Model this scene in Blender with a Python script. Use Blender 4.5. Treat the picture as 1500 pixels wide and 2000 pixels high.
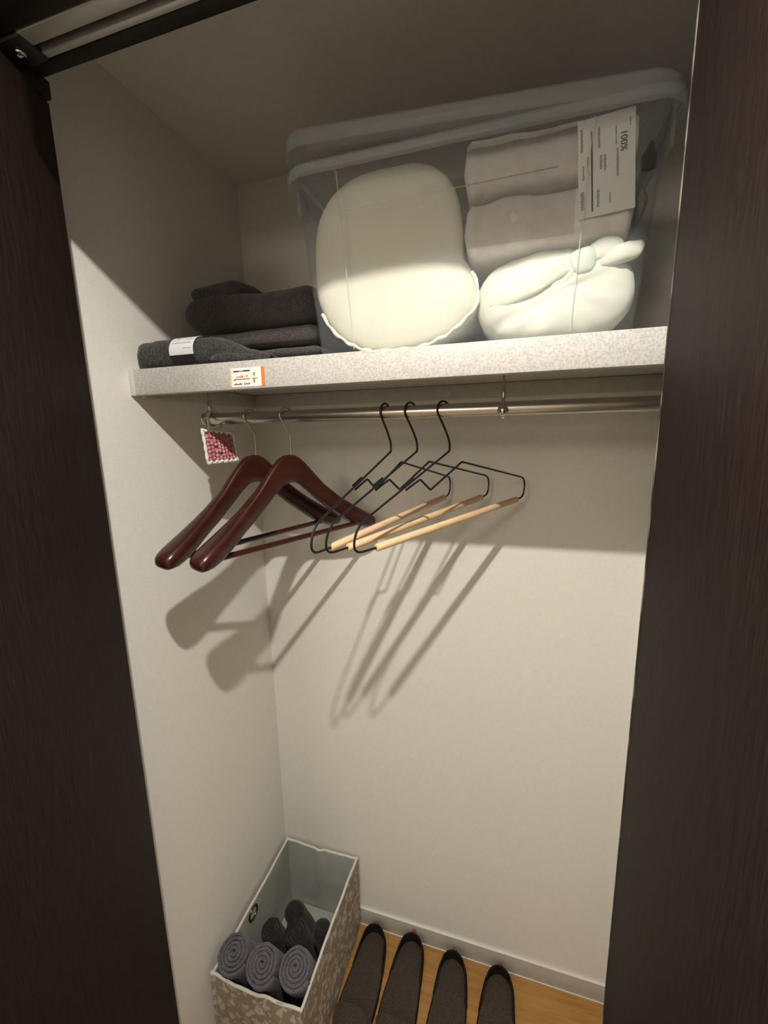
import bpy, bmesh, math, random
from mathutils import Vector, Matrix, noise

for o in list(bpy.data.objects):
    bpy.data.objects.remove(o)
scene = bpy.context.scene
col = scene.collection
R = math.radians

# ------------------------------------------------------------------ camera
YAW, PITCH, ROLL = 0.2979, 0.1823, 0.0212
CAM = Vector((0.6591, -0.9986, 1.5))
fwd = Vector((-math.sin(YAW) * math.cos(PITCH), math.cos(YAW) * math.cos(PITCH), -math.sin(PITCH)))
right0 = Vector((math.cos(YAW), math.sin(YAW), 0))
down0 = fwd.cross(right0)
right = math.cos(ROLL) * right0 + math.sin(ROLL) * down0
down = -math.sin(ROLL) * right0 + math.cos(ROLL) * down0
cd = bpy.data.cameras.new('camera')
cam = bpy.data.objects.new('camera', cd)
col.objects.link(cam)
m = Matrix.Identity(4)
for i in range(3):
    m[i][0] = right[i]; m[i][1] = -down[i]; m[i][2] = -fwd[i]; m[i][3] = CAM[i]
cam.matrix_world = m
cd.sensor_fit = 'HORIZONTAL'
cd.sensor_width = 36.0
cd.lens = 827.6 / 1500 * 36.0
cd.clip_start = 0.02
scene.camera = cam

# ------------------------------------------------------------------ world, light, exposure
w = bpy.data.worlds.new('world')
scene.world = w
w.use_nodes = True
w.node_tree.nodes['Background'].inputs[0].default_value = (1.0, 0.87, 0.70, 1)
w.node_tree.nodes['Background'].inputs[1].default_value = 0.02

LAMP = Vector((0.615, -1.00, 2.135))
ld = bpy.data.lights.new('hall_downlight', 'AREA')
ld.shape = 'DISK'; ld.size = 0.030
ld.energy = 18.0
ld.spread = R(170)
ld.color = (1.0, 0.94, 0.84)
lo = bpy.data.objects.new('hall_downlight', ld)
lo.location = LAMP
col.objects.link(lo)

# unseen fill light, added further back in the hall to brighten the closet
l2 = bpy.data.lights.new('hall_fill', 'POINT')
l2.shadow_soft_size = 0.11
l2.energy = 13.0
l2.color = (1.0, 0.90, 0.75)
FILL_POS = Vector((0.25, -2.00, 1.93))
lo2 = bpy.data.objects.new('hall_fill', l2)
lo2.location = FILL_POS
col.objects.link(lo2)

scene.view_settings.view_transform = 'Standard'
scene.view_settings.look = 'None'
scene.view_settings.exposure = 0.0
scene.view_settings.gamma = 1.0
scene.view_settings.use_curve_mapping = False


# ------------------------------------------------------------------ helpers
def link(name, me, mat, parent=None):
    o = bpy.data.objects.new(name, me)
    col.objects.link(o)
    if mat is not None and not me.materials:
        me.materials.append(mat)
    if parent is not None:
        o.parent = parent
    return o


def smooth(me, ang=40):
    for p in me.polygons:
        p.use_smooth = True
    try:
        me.set_sharp_from_angle(angle=R(ang))
    except Exception:
        pass


def thing(name, label, cat, group=None):
    o = bpy.data.objects.new(name, None)
    o.empty_display_size = 0.02
    col.objects.link(o)
    return tag(o, label, cat, group)


def tag(o, label, cat, group=None, kind=None):
    o['label'] = label
    o['category'] = cat
    if group: o['group'] = group
    if kind: o['kind'] = kind
    return o


def struct(o, label=None, cat=None):
    o['kind'] = 'structure'
    if label: o['label'] = label
    if cat: o['category'] = cat
    return o


class MB:
    def __init__(s):
        s.v = []; s.f = []

    def add(s, vs, fs):
        b = len(s.v)
        s.v += [tuple(x) for x in vs]
        s.f += [tuple(b + i for i in f) for f in fs]
        return s

    def box(s, a, b, M=None):
        vs = [Vector((x, y, z)) for x in (a[0], b[0]) for y in (a[1], b[1]) for z in (a[2], b[2])]
        if M is not None: vs = [M @ v for v in vs]
        return s.add(vs, [(0, 1, 3, 2), (4, 6, 7, 5), (0, 4, 5, 1), (2, 3, 7, 6), (0, 2, 6, 4), (1, 5, 7, 3)])

    def loft(s, rings, closed=True, cap0=True, cap1=True, loop=False):
        n = len(rings[0]); b = len(s.v)
        for r in rings: s.v += [tuple(x) for x in r]
        k = len(rings)
        for i in range(k if loop else k - 1):
            i2 = (i + 1) % k
            for j in range(n if closed else n - 1):
                j2 = (j + 1) % n
                s.f.append((b + i * n + j, b + i * n + j2, b + i2 * n + j2, b + i2 * n + j))
        if not loop:
            if cap0: s.f.append(tuple(b + j for j in range(n))[::-1])
            if cap1: s.f.append(tuple(b + (k - 1) * n + j for j in range(n)))
        return s

    def tube(s, pts, r, seg=10, loop=False, cap=True):
        pts = [Vector(p) for p in pts]
        n = len(pts)
        rr = r if hasattr(r, '__len__') else [r] * n
        T = []
        for i in range(n):
            if loop: t = pts[(i + 1) % n] - pts[i - 1]
            elif i == 0: t = pts[1] - pts[0]
            elif i == n - 1: t = pts[-1] - pts[-2]
            else: t = (pts[i + 1] - pts[i]).normalized() + (pts[i] - pts[i - 1]).normalized()
            T.append(t.normalized())
        up = Vector((0, 0, 1)) if abs(T[0].z) < 0.9 else Vector((1, 0, 0))
        x = T[0].cross(up).normalized()
        rings = []
        for i in range(n):
            x = (x - T[i] * x.dot(T[i])).normalized()
            y = T[i].cross(x)
            rings.append([pts[i] + rr[i] * (math.cos(2 * math.pi * k / seg) * x + math.sin(2 * math.pi * k / seg) * y) for k in range(seg)])
        return s.loft(rings, True, cap, cap, loop)

    def sphere(s, c, r, nu=12, nv=8, sc=(1, 1, 1)):
        c = Vector(c); vs = []; fs = []
        vs.append(c + Vector((0, 0, r * sc[2])))
        for i in range(1, nv):
            a = math.pi * i / nv
            for j in range(nu):
                b = 2 * math.pi * j / nu
                vs.append(c + Vector((r * sc[0] * math.sin(a) * math.cos(b), r * sc[1] * math.sin(a) * math.sin(b), r * sc[2] * math.cos(a))))
        vs.append(c - Vector((0, 0, r * sc[2])))
        for j in range(nu):
            fs.append((0, 1 + j, 1 + (j + 1) % nu))
            for i in range(nv - 2):
                p = 1 + i * nu
                fs.append((p + j, p + nu + j, p + nu + (j + 1) % nu, p + (j + 1) % nu))
            p = 1 + (nv - 2) * nu
            fs.append((p + j, len(vs) - 1, p + (j + 1) % nu))
        return s.add(vs, fs)

    def build(s, name, mat, parent=None, sm=True, bevel=0.0, bseg=2, ang=40, subdiv=0):
        me = bpy.data.meshes.new(name)
        me.from_pydata(s.v, [], s.f)
        bm = bmesh.new(); bm.from_mesh(me)
        bmesh.ops.recalc_face_normals(bm, faces=bm.faces)
        if bevel > 0:
            ed = [e for e in bm.edges if len(e.link_faces) == 2 and e.calc_face_angle(0) > R(30)]
            bmesh.ops.bevel(bm, geom=ed, offset=bevel, segments=bseg, affect='EDGES', profile=0.5)
        bm.to_mesh(me); bm.free()
        if sm: smooth(me, ang)
        o = link(name, me, mat, parent)
        if subdiv:
            md = o.modifiers.new('subdivision', 'SUBSURF'); md.levels = subdiv; md.render_levels = subdiv
        return o


def box(name, a, b, mat, parent=None, bevel=0.0):
    return MB().box(a, b).build(name, mat, parent, bevel=bevel)


def spline(pts, n=8):
    """Catmull-Rom through the points."""
    P = [Vector(p) for p in pts]
    P = [2 * P[0] - P[1]] + P + [2 * P[-1] - P[-2]]
    out = []
    for i in range(1, len(P) - 2):
        for k in range(n):
            t = k / n
            out.append(0.5 * ((2 * P[i]) + (P[i + 1] - P[i - 1]) * t + (2 * P[i - 1] - 5 * P[i] + 4 * P[i + 1] - P[i + 2]) * t * t + (3 * P[i] - P[i - 1] - 3 * P[i + 1] + P[i + 2]) * t ** 3))
    out.append(P[-2])
    return out


def fillet(pts, r, n=6):
    """Polyline with rounded corners; r a list of radii per inner point."""
    P = [Vector(p) for p in pts]
    out = [P[0]]
    for i in range(1, len(P) - 1):
        rad = r[i - 1]
        a = (P[i - 1] - P[i]); b = (P[i + 1] - P[i])
        d = min(rad, a.length * 0.49, b.length * 0.49)
        p0 = P[i] + a.normalized() * d; p1 = P[i] + b.normalized() * d
        for k in range(n + 1):
            t = k / n
            out.append((1 - t) ** 2 * p0 + 2 * t * (1 - t) * P[i] + t * t * p1)
    out.append(P[-1])
    return out


def interp(tab, x):
    """Smooth (monotone cubic) table lookup."""
    n = len(tab)
    if x <= tab[0][0]: return tab[0][1]
    if x >= tab[-1][0]: return tab[-1][1]
    d = [(tab[i + 1][1] - tab[i][1]) / (tab[i + 1][0] - tab[i][0]) for i in range(n - 1)]
    m_ = [d[0]] + [0.0 if d[i - 1] * d[i] <= 0 else 2 * d[i - 1] * d[i] / (d[i - 1] + d[i]) for i in range(1, n - 1)] + [d[-1]]
    for i in range(n - 1):
        if x <= tab[i + 1][0]:
            h = tab[i + 1][0] - tab[i][0]; t = (x - tab[i][0]) / h
            return (tab[i][1] * (1 + 2 * t) * (1 - t) ** 2 + h * m_[i] * t * (1 - t) ** 2
                    + tab[i + 1][1] * t * t * (3 - 2 * t) - h * m_[i + 1] * t * t * (1 - t))


def fbm(p, s, o=3):
    return noise.fractal(Vector(p) * s, 1.0, 2.0, o)


# ------------------------------------------------------------------ materials
def mat(name, color, rough=0.6, metal=0.0, spec=0.5, sheen=0.0):
    mt = bpy.data.materials.new(name)
    mt.use_nodes = True
    b = mt.node_tree.nodes['Principled BSDF']
    b.inputs['Base Color'].default_value = (*color, 1)
    b.inputs['Roughness'].default_value = rough
    b.inputs['Metallic'].default_value = metal
    b.inputs['Specular IOR Level'].default_value = spec
    if sheen:
        b.inputs['Sheen Weight'].default_value = sheen
        b.inputs['Sheen Roughness'].default_value = 0.5
    return mt


def noisy(mt, c1, c2, scale, stretch=(1, 1, 1), detail=4, bump=0.0, dist=0.001, lo=0.35, hi=0.65, bscale=None, rough=0.5):
    nt = mt.node_tree; N = nt.nodes; L = nt.links
    b = N['Principled BSDF']
    tc = N.new('ShaderNodeTexCoord')
    mp = N.new('ShaderNodeMapping'); mp.inputs['Scale'].default_value = stretch
    L.new(tc.outputs['Object'], mp.inputs['Vector'])
    nz = N.new('ShaderNodeTexNoise'); nz.inputs['Scale'].default_value = scale; nz.inputs['Detail'].default_value = detail
    nz.inputs['Roughness'].default_value = rough
    L.new(mp.outputs[0], nz.inputs['Vector'])
    rp = N.new('ShaderNodeValToRGB')
    rp.color_ramp.elements[0].position = lo; rp.color_ramp.elements[0].color = (*c1, 1)
    rp.color_ramp.elements[1].position = hi; rp.color_ramp.elements[1].color = (*c2, 1)
    L.new(nz.outputs['Fac'], rp.inputs['Fac'])
    L.new(rp.outputs[0], b.inputs['Base Color'])
    if bump:
        src = nz
        if bscale:
            src = N.new('ShaderNodeTexNoise'); src.inputs['Scale'].default_value = bscale; src.inputs['Detail'].default_value = 2
            L.new(mp.outputs[0], src.inputs['Vector'])
        bp = N.new('ShaderNodeBump'); bp.inputs['Strength'].default_value = bump; bp.inputs['Distance'].default_value = dist
        L.new(src.outputs['Fac'], bp.inputs['Height']); L.new(bp.outputs[0], b.inputs['Normal'])
    return mt


def wallpaper(name, c1, c2):
    """Off-white vinyl wallpaper with a fine woven relief."""
    mt = mat(name, c1, 0.85, spec=0.2)
    nt = mt.node_tree; N = nt.nodes; L = nt.links; b = N['Principled BSDF']
    tc = N.new('ShaderNodeTexCoord')
    hs = []
    for st in ((60, 60, 520), (520, 520, 60)):
        mp = N.new('ShaderNodeMapping'); mp.inputs['Scale'].default_value = st
        L.new(tc.outputs['Object'], mp.inputs['Vector'])
        nz = N.new('ShaderNodeTexNoise'); nz.inputs['Scale'].default_value = 1.0; nz.inputs['Detail'].default_value = 2
        L.new(mp.outputs[0], nz.inputs['Vector']); hs.append(nz)
    mx = N.new('ShaderNodeMath'); mx.operation = 'ADD'
    L.new(hs[0].outputs['Fac'], mx.inputs[0]); L.new(hs[1].outputs['Fac'], mx.inputs[1])
    rp = N.new('ShaderNodeValToRGB')
    rp.color_ramp.elements[0].position = 0.35; rp.color_ramp.elements[0].color = (*c2, 1)
    rp.color_ramp.elements[1].position = 0.65; rp.color_ramp.elements[1].color = (*c1, 1)
    hf = N.new('ShaderNodeMath'); hf.operation = 'MULTIPLY'; hf.inputs[1].default_value = 0.5
    L.new(mx.outputs[0], hf.inputs[0]); L.new(hf.outputs[0], rp.inputs['Fac']); L.new(rp.outputs[0], b.inputs['Base Color'])
    bp = N.new('ShaderNodeBump'); bp.inputs['Strength'].default_value = 0.35; bp.inputs['Distance'].default_value = 0.0008
    L.new(mx.outputs[0], bp.inputs['Height']); L.new(bp.outputs[0], b.inputs['Normal'])
    return mt


def plastic(name, tint, frost, fac, rough=0.12):
    """Thin clear polypropylene: see-through, faintly milky, glossy at a slant."""
    mt = bpy.data.materials.new(name); mt.use_nodes = True
    nt = mt.node_tree; N = nt.nodes; L = nt.links
    N.remove(N['Principled BSDF'])
    out = N['Material Output']
    tr = N.new('ShaderNodeBsdfTransparent'); tr.inputs[0].default_value = (*tint, 1)
    df = N.new('ShaderNodeBsdfDiffuse'); df.inputs[0].default_value = (*frost, 1)
    tl = N.new('ShaderNodeBsdfTranslucent'); tl.inputs[0].default_value = (*frost, 1)
    gl = N.new('ShaderNodeBsdfGlossy'); gl.inputs['Roughness'].default_value = rough
    m0 = N.new('ShaderNodeMixShader'); m0.inputs[0].default_value = 0.5
    L.new(df.outputs[0], m0.inputs[1]); L.new(tl.outputs[0], m0.inputs[2])
    m1 = N.new('ShaderNodeMixShader'); m1.inputs[0].default_value = fac
    L.new(tr.outputs[0], m1.inputs[1]); L.new(m0.outputs[0], m1.inputs[2])
    lw = N.new('ShaderNodeLayerWeight'); lw.inputs[0].default_value = 0.5
    pw = N.new('ShaderNodeMath'); pw.operation = 'POWER'; pw.inputs[1].default_value = 4.0
    sc_ = N.new('ShaderNodeMath'); sc_.operation = 'MULTIPLY_ADD'; sc_.inputs[1].default_value = 0.22; sc_.inputs[2].default_value = 0.008
    L.new(lw.outputs['Facing'], pw.inputs[0]); L.new(pw.outputs[0], sc_.inputs[0])
    m2 = N.new('ShaderNodeMixShader')
    L.new(sc_.outputs[0], m2.inputs[0]); L.new(m1.outputs[0], m2.inputs[1]); L.new(gl.outputs[0], m2.inputs[2])
    L.new(m2.outputs[0], out.inputs['Surface'])
    return mt


WALL = wallpaper('wallpaper', (0.83, 0.81, 0.765), (0.77, 0.75, 0.705))
HALLWALL = mat('hall_plaster', (0.80, 0.775, 0.72), 0.9)
FLOOR = noisy(mat('oak_floor', (0.4, 0.2, 0.06), 0.45), (0.34, 0.17, 0.042), (0.44, 0.235, 0.068), 6, (1.2, 14, 1), 5)
HALLFLOOR = noisy(mat('pale_hall_floor', (0.62, 0.53, 0.40), 0.5), (0.58, 0.49, 0.36), (0.66, 0.57, 0.44), 6, (14, 1.2, 1), 5)
BASE = noisy(mat('vinyl_baseboard', (0.5, 0.47, 0.43), 0.6), (0.48, 0.455, 0.42), (0.53, 0.50, 0.465), 60)
BASECAP = mat('baseboard_edge', (0.74, 0.71, 0.66), 0.6)
SHELF = noisy(mat('speckled_laminate', (0.75, 0.72, 0.68), 0.55), (0.42, 0.405, 0.385), (0.56, 0.545, 0.52), 330, detail=3, lo=0.36, hi=0.6)
SHELFEDGE = mat('laminate_edge', (0.58, 0.56, 0.53), 0.5)
DOOR = noisy(mat('dark_walnut_door', (0.02, 0.012, 0.009), 0.6, spec=0.15), (0.0115, 0.0066, 0.0050), (0.0245, 0.0140, 0.0104), 26, (22, 22, 1.0), 6, bump=0.12, dist=0.0006)
DOOREDGE = noisy(mat('worn_door_edge', (0.2, 0.17, 0.14), 0.5), (0.035, 0.025, 0.02), (0.42, 0.37, 0.31), 9, (1, 1, 2.2), 5, lo=0.48, hi=0.72)
FRAME = noisy(mat('dark_door_frame', (0.012, 0.009, 0.008), 0.5, spec=0.3), (0.009, 0.007, 0.006), (0.018, 0.013, 0.011), 30, (1, 20, 20), 4)
ALU = noisy(mat('brushed_aluminium', (0.45, 0.45, 0.42), 0.42, metal=0.6), (0.60, 0.60, 0.56), (0.72, 0.72, 0.68), 40, (1, 60, 1), 3)
BLACK = mat('black_steel_wire', (0.008, 0.008, 0.009), 0.38)
BLACKPL = mat('black_plastic', (0.012, 0.012, 0.013), 0.5)
CHROME = mat('polished_steel', (0.62, 0.58, 0.53), 0.2, metal=1.0)
STEEL = noisy(mat('brushed_steel_rod', (0.5, 0.46, 0.41), 0.28, metal=1.0), (0.46, 0.425, 0.38), (0.54, 0.50, 0.45), 30, (1, 40, 40), 3)
MAHOG = noisy(mat('mahogany_lacquer', (0.06, 0.013, 0.008), 0.3, spec=0.5), (0.028, 0.0060, 0.0042), (0.046, 0.0100, 0.0066), 14, (1, 1, 6), 4)
BEECH = noisy(mat('beech_dowel', (0.72, 0.5, 0.3), 0.5), (0.68, 0.45, 0.25), (0.80, 0.58, 0.36), 18, (1, 1, 8), 4)
TOWEL_D = noisy(mat('charcoal_terry', (0.03, 0.027, 0.027), 0.95, spec=0.1, sheen=0.25), (0.048, 0.043, 0.043), (0.105, 0.096, 0.095), 420, detail=3, bump=0.9, dist=0.003)
TOWEL_F = noisy(mat('grey_black_terry', (0.035, 0.035, 0.037), 0.95, spec=0.1, sheen=0.25), (0.022, 0.022, 0.022), (0.060, 0.060, 0.062), 300, detail=3, bump=0.9, dist=0.003)
TOWEL_B = noisy(mat('slate_blue_terry', (0.11, 0.105, 0.13), 0.95, spec=0.1, sheen=0.2), (0.085, 0.080, 0.10), (0.155, 0.148, 0.178), 380, detail=3, bump=0.8, dist=0.003)
TOWEL_K = noisy(mat('black_cotton_roll', (0.022, 0.021, 0.022), 0.95, spec=0.1, sheen=0.15), (0.016, 0.015, 0.016), (0.032, 0.030, 0.032), 420, detail=3, bump=0.6, dist=0.002)
PAPER = mat('white_paper', (0.80, 0.79, 0.76), 0.6)
PAPERB = mat('cool_white_paper', (0.74, 0.76, 0.78), 0.55)
INK = mat('black_ink', (0.03, 0.03, 0.035), 0.6)
INKG = mat('grey_ink', (0.30, 0.29, 0.29), 0.6)
INKB = mat('navy_ink', (0.05, 0.06, 0.09), 0.6)
ORANGE = mat('orange_ink', (0.80, 0.20, 0.05), 0.6)
ORANGEP = mat('pale_orange_ink', (0.78, 0.40, 0.20), 0.6)
OLIVE = mat('olive_ink', (0.22, 0.22, 0.06), 0.6)
REDINK = mat('red_ink', (0.65, 0.22, 0.12), 0.6)
CREAM = noisy(mat('cream_cotton', (0.80, 0.77, 0.66), 0.9, spec=0.15), (0.74, 0.71, 0.60), (0.80, 0.77, 0.66), 9, detail=4, bump=0.12, dist=0.003)
CREAMP = mat('cream_piping', (0.88, 0.86, 0.72), 0.85, spec=0.15)
MINT = noisy(mat('mint_white_cotton', (0.78, 0.78, 0.68), 0.9, spec=0.15), (0.72, 0.74, 0.64), (0.82, 0.81, 0.69), 11, detail=4, bump=0.25, dist=0.004)
MINTK = mat('pale_mint_cotton', (0.66, 0.72, 0.62), 0.9, spec=0.15)
PINKW = noisy(mat('blush_white_terry', (0.75, 0.69, 0.66), 0.95, spec=0.1), (0.78, 0.71, 0.68), (0.87, 0.815, 0.79), 60, detail=5, bump=0.35, dist=0.004)
SAGE = mat('grey_green_cloth', (0.24, 0.25, 0.19), 0.9, spec=0.1)
WRAP = plastic('clear_wrap', (0.96, 0.96, 0.96), (0.7, 0.7, 0.7), 0.03, 0.18)
BOXPL = plastic('clear_box_plastic', (0.975, 0.98, 0.985), (0.74, 0.80, 0.86), 0.05, 0.3)
SEAMPL = plastic('moulded_ridge_plastic', (0.97, 0.975, 0.98), (0.95, 0.95, 0.93), 0.30, 0.4)
RIMPL = plastic('frosted_rim_plastic', (0.95, 0.96, 0.965), (0.86, 0.89, 0.90), 0.20, 0.3)
PINK = noisy(mat('rose_crochet_yarn', (0.55, 0.20, 0.24), 0.95, spec=0.1), (0.42, 0.12, 0.16), (0.68, 0.34, 0.37), 190, detail=3, bump=0.5, dist=0.002)
YARN = noisy(mat('white_crochet_yarn', (0.78, 0.77, 0.73), 0.95, spec=0.1), (0.70, 0.69, 0.65), (0.84, 0.83, 0.80), 200, detail=3, bump=0.4, dist=0.002)
LINING = noisy(mat('pale_grey_lining', (0.50, 0.52, 0.47), 0.85, spec=0.15), (0.36, 0.385, 0.34), (0.44, 0.46, 0.415), 12, bump=0.2, dist=0.003)
RIMT = mat('basket_rim_tape', (0.66, 0.64, 0.57), 0.85)
EYELET = mat('antique_brass_eyelet', (0.10, 0.09, 0.07), 0.35, metal=0.9)
HOLE = mat('dark_opening', (0.55, 0.52, 0.45), 0.9)
FELT = noisy(mat('brown_grey_felt', (0.055, 0.042, 0.033), 0.95, spec=0.1, sheen=0.1), (0.045, 0.034, 0.027), (0.075, 0.058, 0.047), 300, detail=3, bump=0.4, dist=0.002)
FELTD = noisy(mat('dark_brown_felt', (0.018, 0.013, 0.011), 0.95, spec=0.1), (0.013, 0.010, 0.008), (0.026, 0.019, 0.016), 300, detail=3, bump=0.4, dist=0.002)
TAN = mat('russet_leather_tab', (0.16, 0.06, 0.03), 0.7)


def basket_fabric():
    """Taupe cloth printed with loose off-white leaf sprigs."""
    mt = mat('leaf_print_cloth', (0.3, 0.24, 0.18), 0.9, spec=0.15)
    nt = mt.node_tree; N = nt.nodes; L = nt.links; b = N['Principled BSDF']
    tc = N.new('ShaderNodeTexCoord')
    nz = N.new('ShaderNodeTexNoise'); nz.inputs['Scale'].default_value = 55; nz.inputs['Detail'].default_value = 2
    L.new(tc.outputs['Object'], nz.inputs['Vector'])
    av = N.new('ShaderNodeVectorMath'); av.operation = 'SCALE'; av.inputs['Scale'].default_value = 0.035
    L.new(nz.outputs['Color'], av.inputs[0])
    ad = N.new('ShaderNodeVectorMath'); ad.operation = 'ADD'
    L.new(tc.outputs['Object'], ad.inputs[0]); L.new(av.outputs[0], ad.inputs[1])
    mp = N.new('ShaderNodeMapping'); mp.inputs['Scale'].default_value = (1.0, 1.0, 0.75)
    L.new(ad.outputs[0], mp.inputs['Vector'])
    vo = N.new('ShaderNodeTexVoronoi'); vo.inputs['Scale'].default_value = 60
    L.new(mp.outputs[0], vo.inputs['Vector'])
    rp = N.new('ShaderNodeValToRGB')
    rp.color_ramp.elements[0].position = 0.34; rp.color_ramp.elements[0].color = (0.56, 0.51, 0.435, 1)
    rp.color_ramp.elements[1].position = 0.52; rp.color_ramp.elements[1].color = (0.33, 0.265, 0.20, 1)
    L.new(vo.outputs['Distance'], rp.inputs['Fac']); L.new(rp.outputs[0], b.inputs['Base Color'])
    return mt


BASKET = basket_fabric()

# ------------------------------------------------------------------ the closet shell
YF = -0.514            # inner edge of the door frame
XR = 0.945             # right wall of the closet
CEIL = 2.095
FRONT = -0.60          # hall face of the front wall
struct(box('floor', (-0.06, FRONT, -0.05), (XR + 0.06, 0.06, 0.0), FLOOR), 'orange-brown wooden floor under the basket and slippers', 'floor')
struct(box('wall_back', (-0.06, 0.0, 0.0), (XR + 0.06, 0.06, CEIL + 0.05), WALL), 'off-white papered back wall of the closet', 'wall')
struct(box('wall_left', (-0.06, YF - 0.02, 0.0), (0.0, 0.0, CEIL + 0.05), WALL), 'off-white papered left side wall of the closet', 'wall')
struct(box('wall_right', (XR, YF - 0.02, 0.0), (XR + 0.06, 0.0, CEIL + 0.05), WALL), 'off-white papered right side wall of the closet', 'wall')
struct(box('ceiling', (-0.06, FRONT, CEIL), (XR + 0.06, 0.06, CEIL + 0.05), WALL), 'shaded off-white ceiling inside the closet', 'ceiling')

# baseboard along the back wall: board, lighter top lip and floor lip
bb = thing('baseboard_back', 'grey vinyl baseboard along the closet back wall', 'baseboard')
bb['kind'] = 'structure'
box('board', (0.0, -0.006, 0.0), (XR, 0.0, 0.057), BASE, bb, 0.001)
box('top_lip', (0.0, -0.0072, 0.0565), (XR, 0.0, 0.0595), BASECAP, bb, 0.0008)
box('floor_lip', (0.0, -0.009, 0.0), (XR, -0.006, 0.0028), BASECAP, bb, 0.0008)
bl = struct(box('baseboard_left', (0.0, -0.50, 0.0), (0.006, -0.0065, 0.057), BASE, None, 0.001), 'grey vinyl baseboard along the closet left wall behind the basket', 'baseboard')

# door frame: head with the aluminium track, and the two jambs
HEAD = 1.9575
hd = thing('trim_1', 'dark brown door frame head holding an aluminium door track', 'door frame')
hd['kind'] = 'structure'
box('head_inner', (-0.02, -0.5325, HEAD), (XR, YF, CEIL + 0.12), FRAME, hd, 0.0015)
box('head_outer', (-0.02, FRONT, HEAD), (XR, -0.5705, CEIL + 0.12), FRAME, hd, 0.0015)
box('track_slot', (-0.02, -0.5705, HEAD + 0.016), (XR, -0.5325, CEIL + 0.12), FRAME, hd)
box('corner_block', (-0.02, FRONT + 0.001, 1.9375), (0.0665, -0.5072, HEAD + 0.001), FRAME, hd, 0.001)
tk = box('track_rail', (0.088, -0.5425, HEAD - 0.001), (XR, -0.534, HEAD + 0.010), ALU, hd, 0.0012)
tk2 = box('track_rail', (0.088, -0.5695, HEAD - 0.001), (XR, -0.5515, HEAD + 0.010), ALU, hd, 0.0012)
pv = box('pivot_bracket', (0.060, -0.5695, HEAD - 0.004), (0.104, -0.534, HEAD + 0.004), BLACKPL, hd, 0.002)
ring = MB()
ring.tube([(0.0838 + 0.0042 * math.cos(a), -0.5535 + 0.0042 * math.sin(a), HEAD - 0.0055) for a in [2 * math.pi * i / 20 for i in range(20)]], 0.0019, 8, True)
ring.build('screw', CHROME, pv)
for nm, a, b in (('trim_2', (-0.06, FRONT, 0.0), (0.030, YF - 0.02, CEIL + 0.12)), ('trim_3', (0.868, FRONT, 0.0), (XR + 0.06, YF - 0.02, CEIL + 0.12))):
    j = box(nm, a, b, FRAME, None, 0.002)
    struct(j, 'dark brown door jamb hidden behind the %s door leaf' % ('left' if nm == 'trim_2' else 'right'), 'door frame')


def leaf(name, p0, d, inward, width, label):
    """A slab door leaf: p0 = visible far vertical edge, d = direction towards the room, inward = thickness direction."""
    t = thing(name, label, 'door'); t['kind'] = 'structure'
    p0 = Vector(p0); d = Vector(d).normalized(); n = Vector(inward).normalized()
    M = Matrix(((d.x, n.x, 0, p0.x), (d.y, n.y, 0, p0.y), (0, 0, 1, 0), (0, 0, 0, 1)))
    MB().box((0.0, 0, 0.012), (width, 0.033, 1.935), M).build('panel', DOOR, t, bevel=0.0012)
    return t, M


dl, Ml = leaf('door_1', (0.0608, -0.507, 0), (0.358, -0.934, 0), (-0.934, -0.358, 0), 0.36, 'open dark brown door leaf at the left of the closet')
dr, Mr = leaf('door_2', (0.7965, -0.507, 0), (0.04, -0.999, 0), (0.999, 0.04, 0), 0.36, 'open dark brown door leaf at the right with a worn pale edge')
MB().box((-0.0012, -0.0004, 0.02), (0.0012, 0.020, 1.93), Mr).build('edge_band', DOOREDGE, dr)

# ------------------------------------------------------------------ the hall the light comes from (behind the camera)
struct(box('floor_hall', (-1.3, -2.4, -0.05), (2.3, FRONT, 0.0), HALLFLOOR), 'pale wooden floor of the hall in front of the closet', 'floor')
for nm, a, b in (('wall_front_left', (-1.3, FRONT, 0), (-0.06, FRONT + 0.08, 2.22)),
                 ('wall_front_right', (XR + 0.06, FRONT, 0), (2.3, FRONT + 0.08, 2.22)),
                 ('wall_hall_left', (-1.36, -2.4, 0), (-1.3, FRONT, 2.22)),
                 ('wall_hall_right', (2.3, -2.4, 0), (2.36, FRONT, 2.22)),
                 ('wall_hall_rear', (-1.3, -2.46, 0), (2.3, -2.4, 2.22))):
    struct(box(nm, a, b, HALLWALL), 'plain plaster wall of the hall in front of the closet', 'wall')
struct(box('ceiling_hall', (-1.3, -2.4, 2.16), (2.3, FRONT, 2.22), HALLWALL), 'plain ceiling of the hall in front of the closet', 'ceiling')
struct(box('shadow_board', (0.22, -0.668, 1.932), (0.73, -0.655, 2.16), HALLWALL), 'unseen board added below the hall ceiling to shade the closet top', 'light blocker')  # added out of view to cut the downlight; casts the upper shadow edge
dn = MB()
dn.tube([(LAMP.x + 0.045 * math.cos(a), LAMP.y + 0.045 * math.sin(a), 2.152) for a in [2 * math.pi * i / 28 for i in range(28)]], 0.007, 8, True)
struct(dn.build('trim_5', PAPER), 'white ring of the recessed hall downlight', 'downlight')
pc = MB(); pc.tube([FILL_POS + Vector((0, 0, 0.115)), Vector((FILL_POS.x, FILL_POS.y, 2.16))], 0.004, 10)  # cord drawn for the added fill light, also out of view
struct(pc.build('fill_cord', PAPER), 'white cord of the added hall fill light', 'pendant cord')

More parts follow.
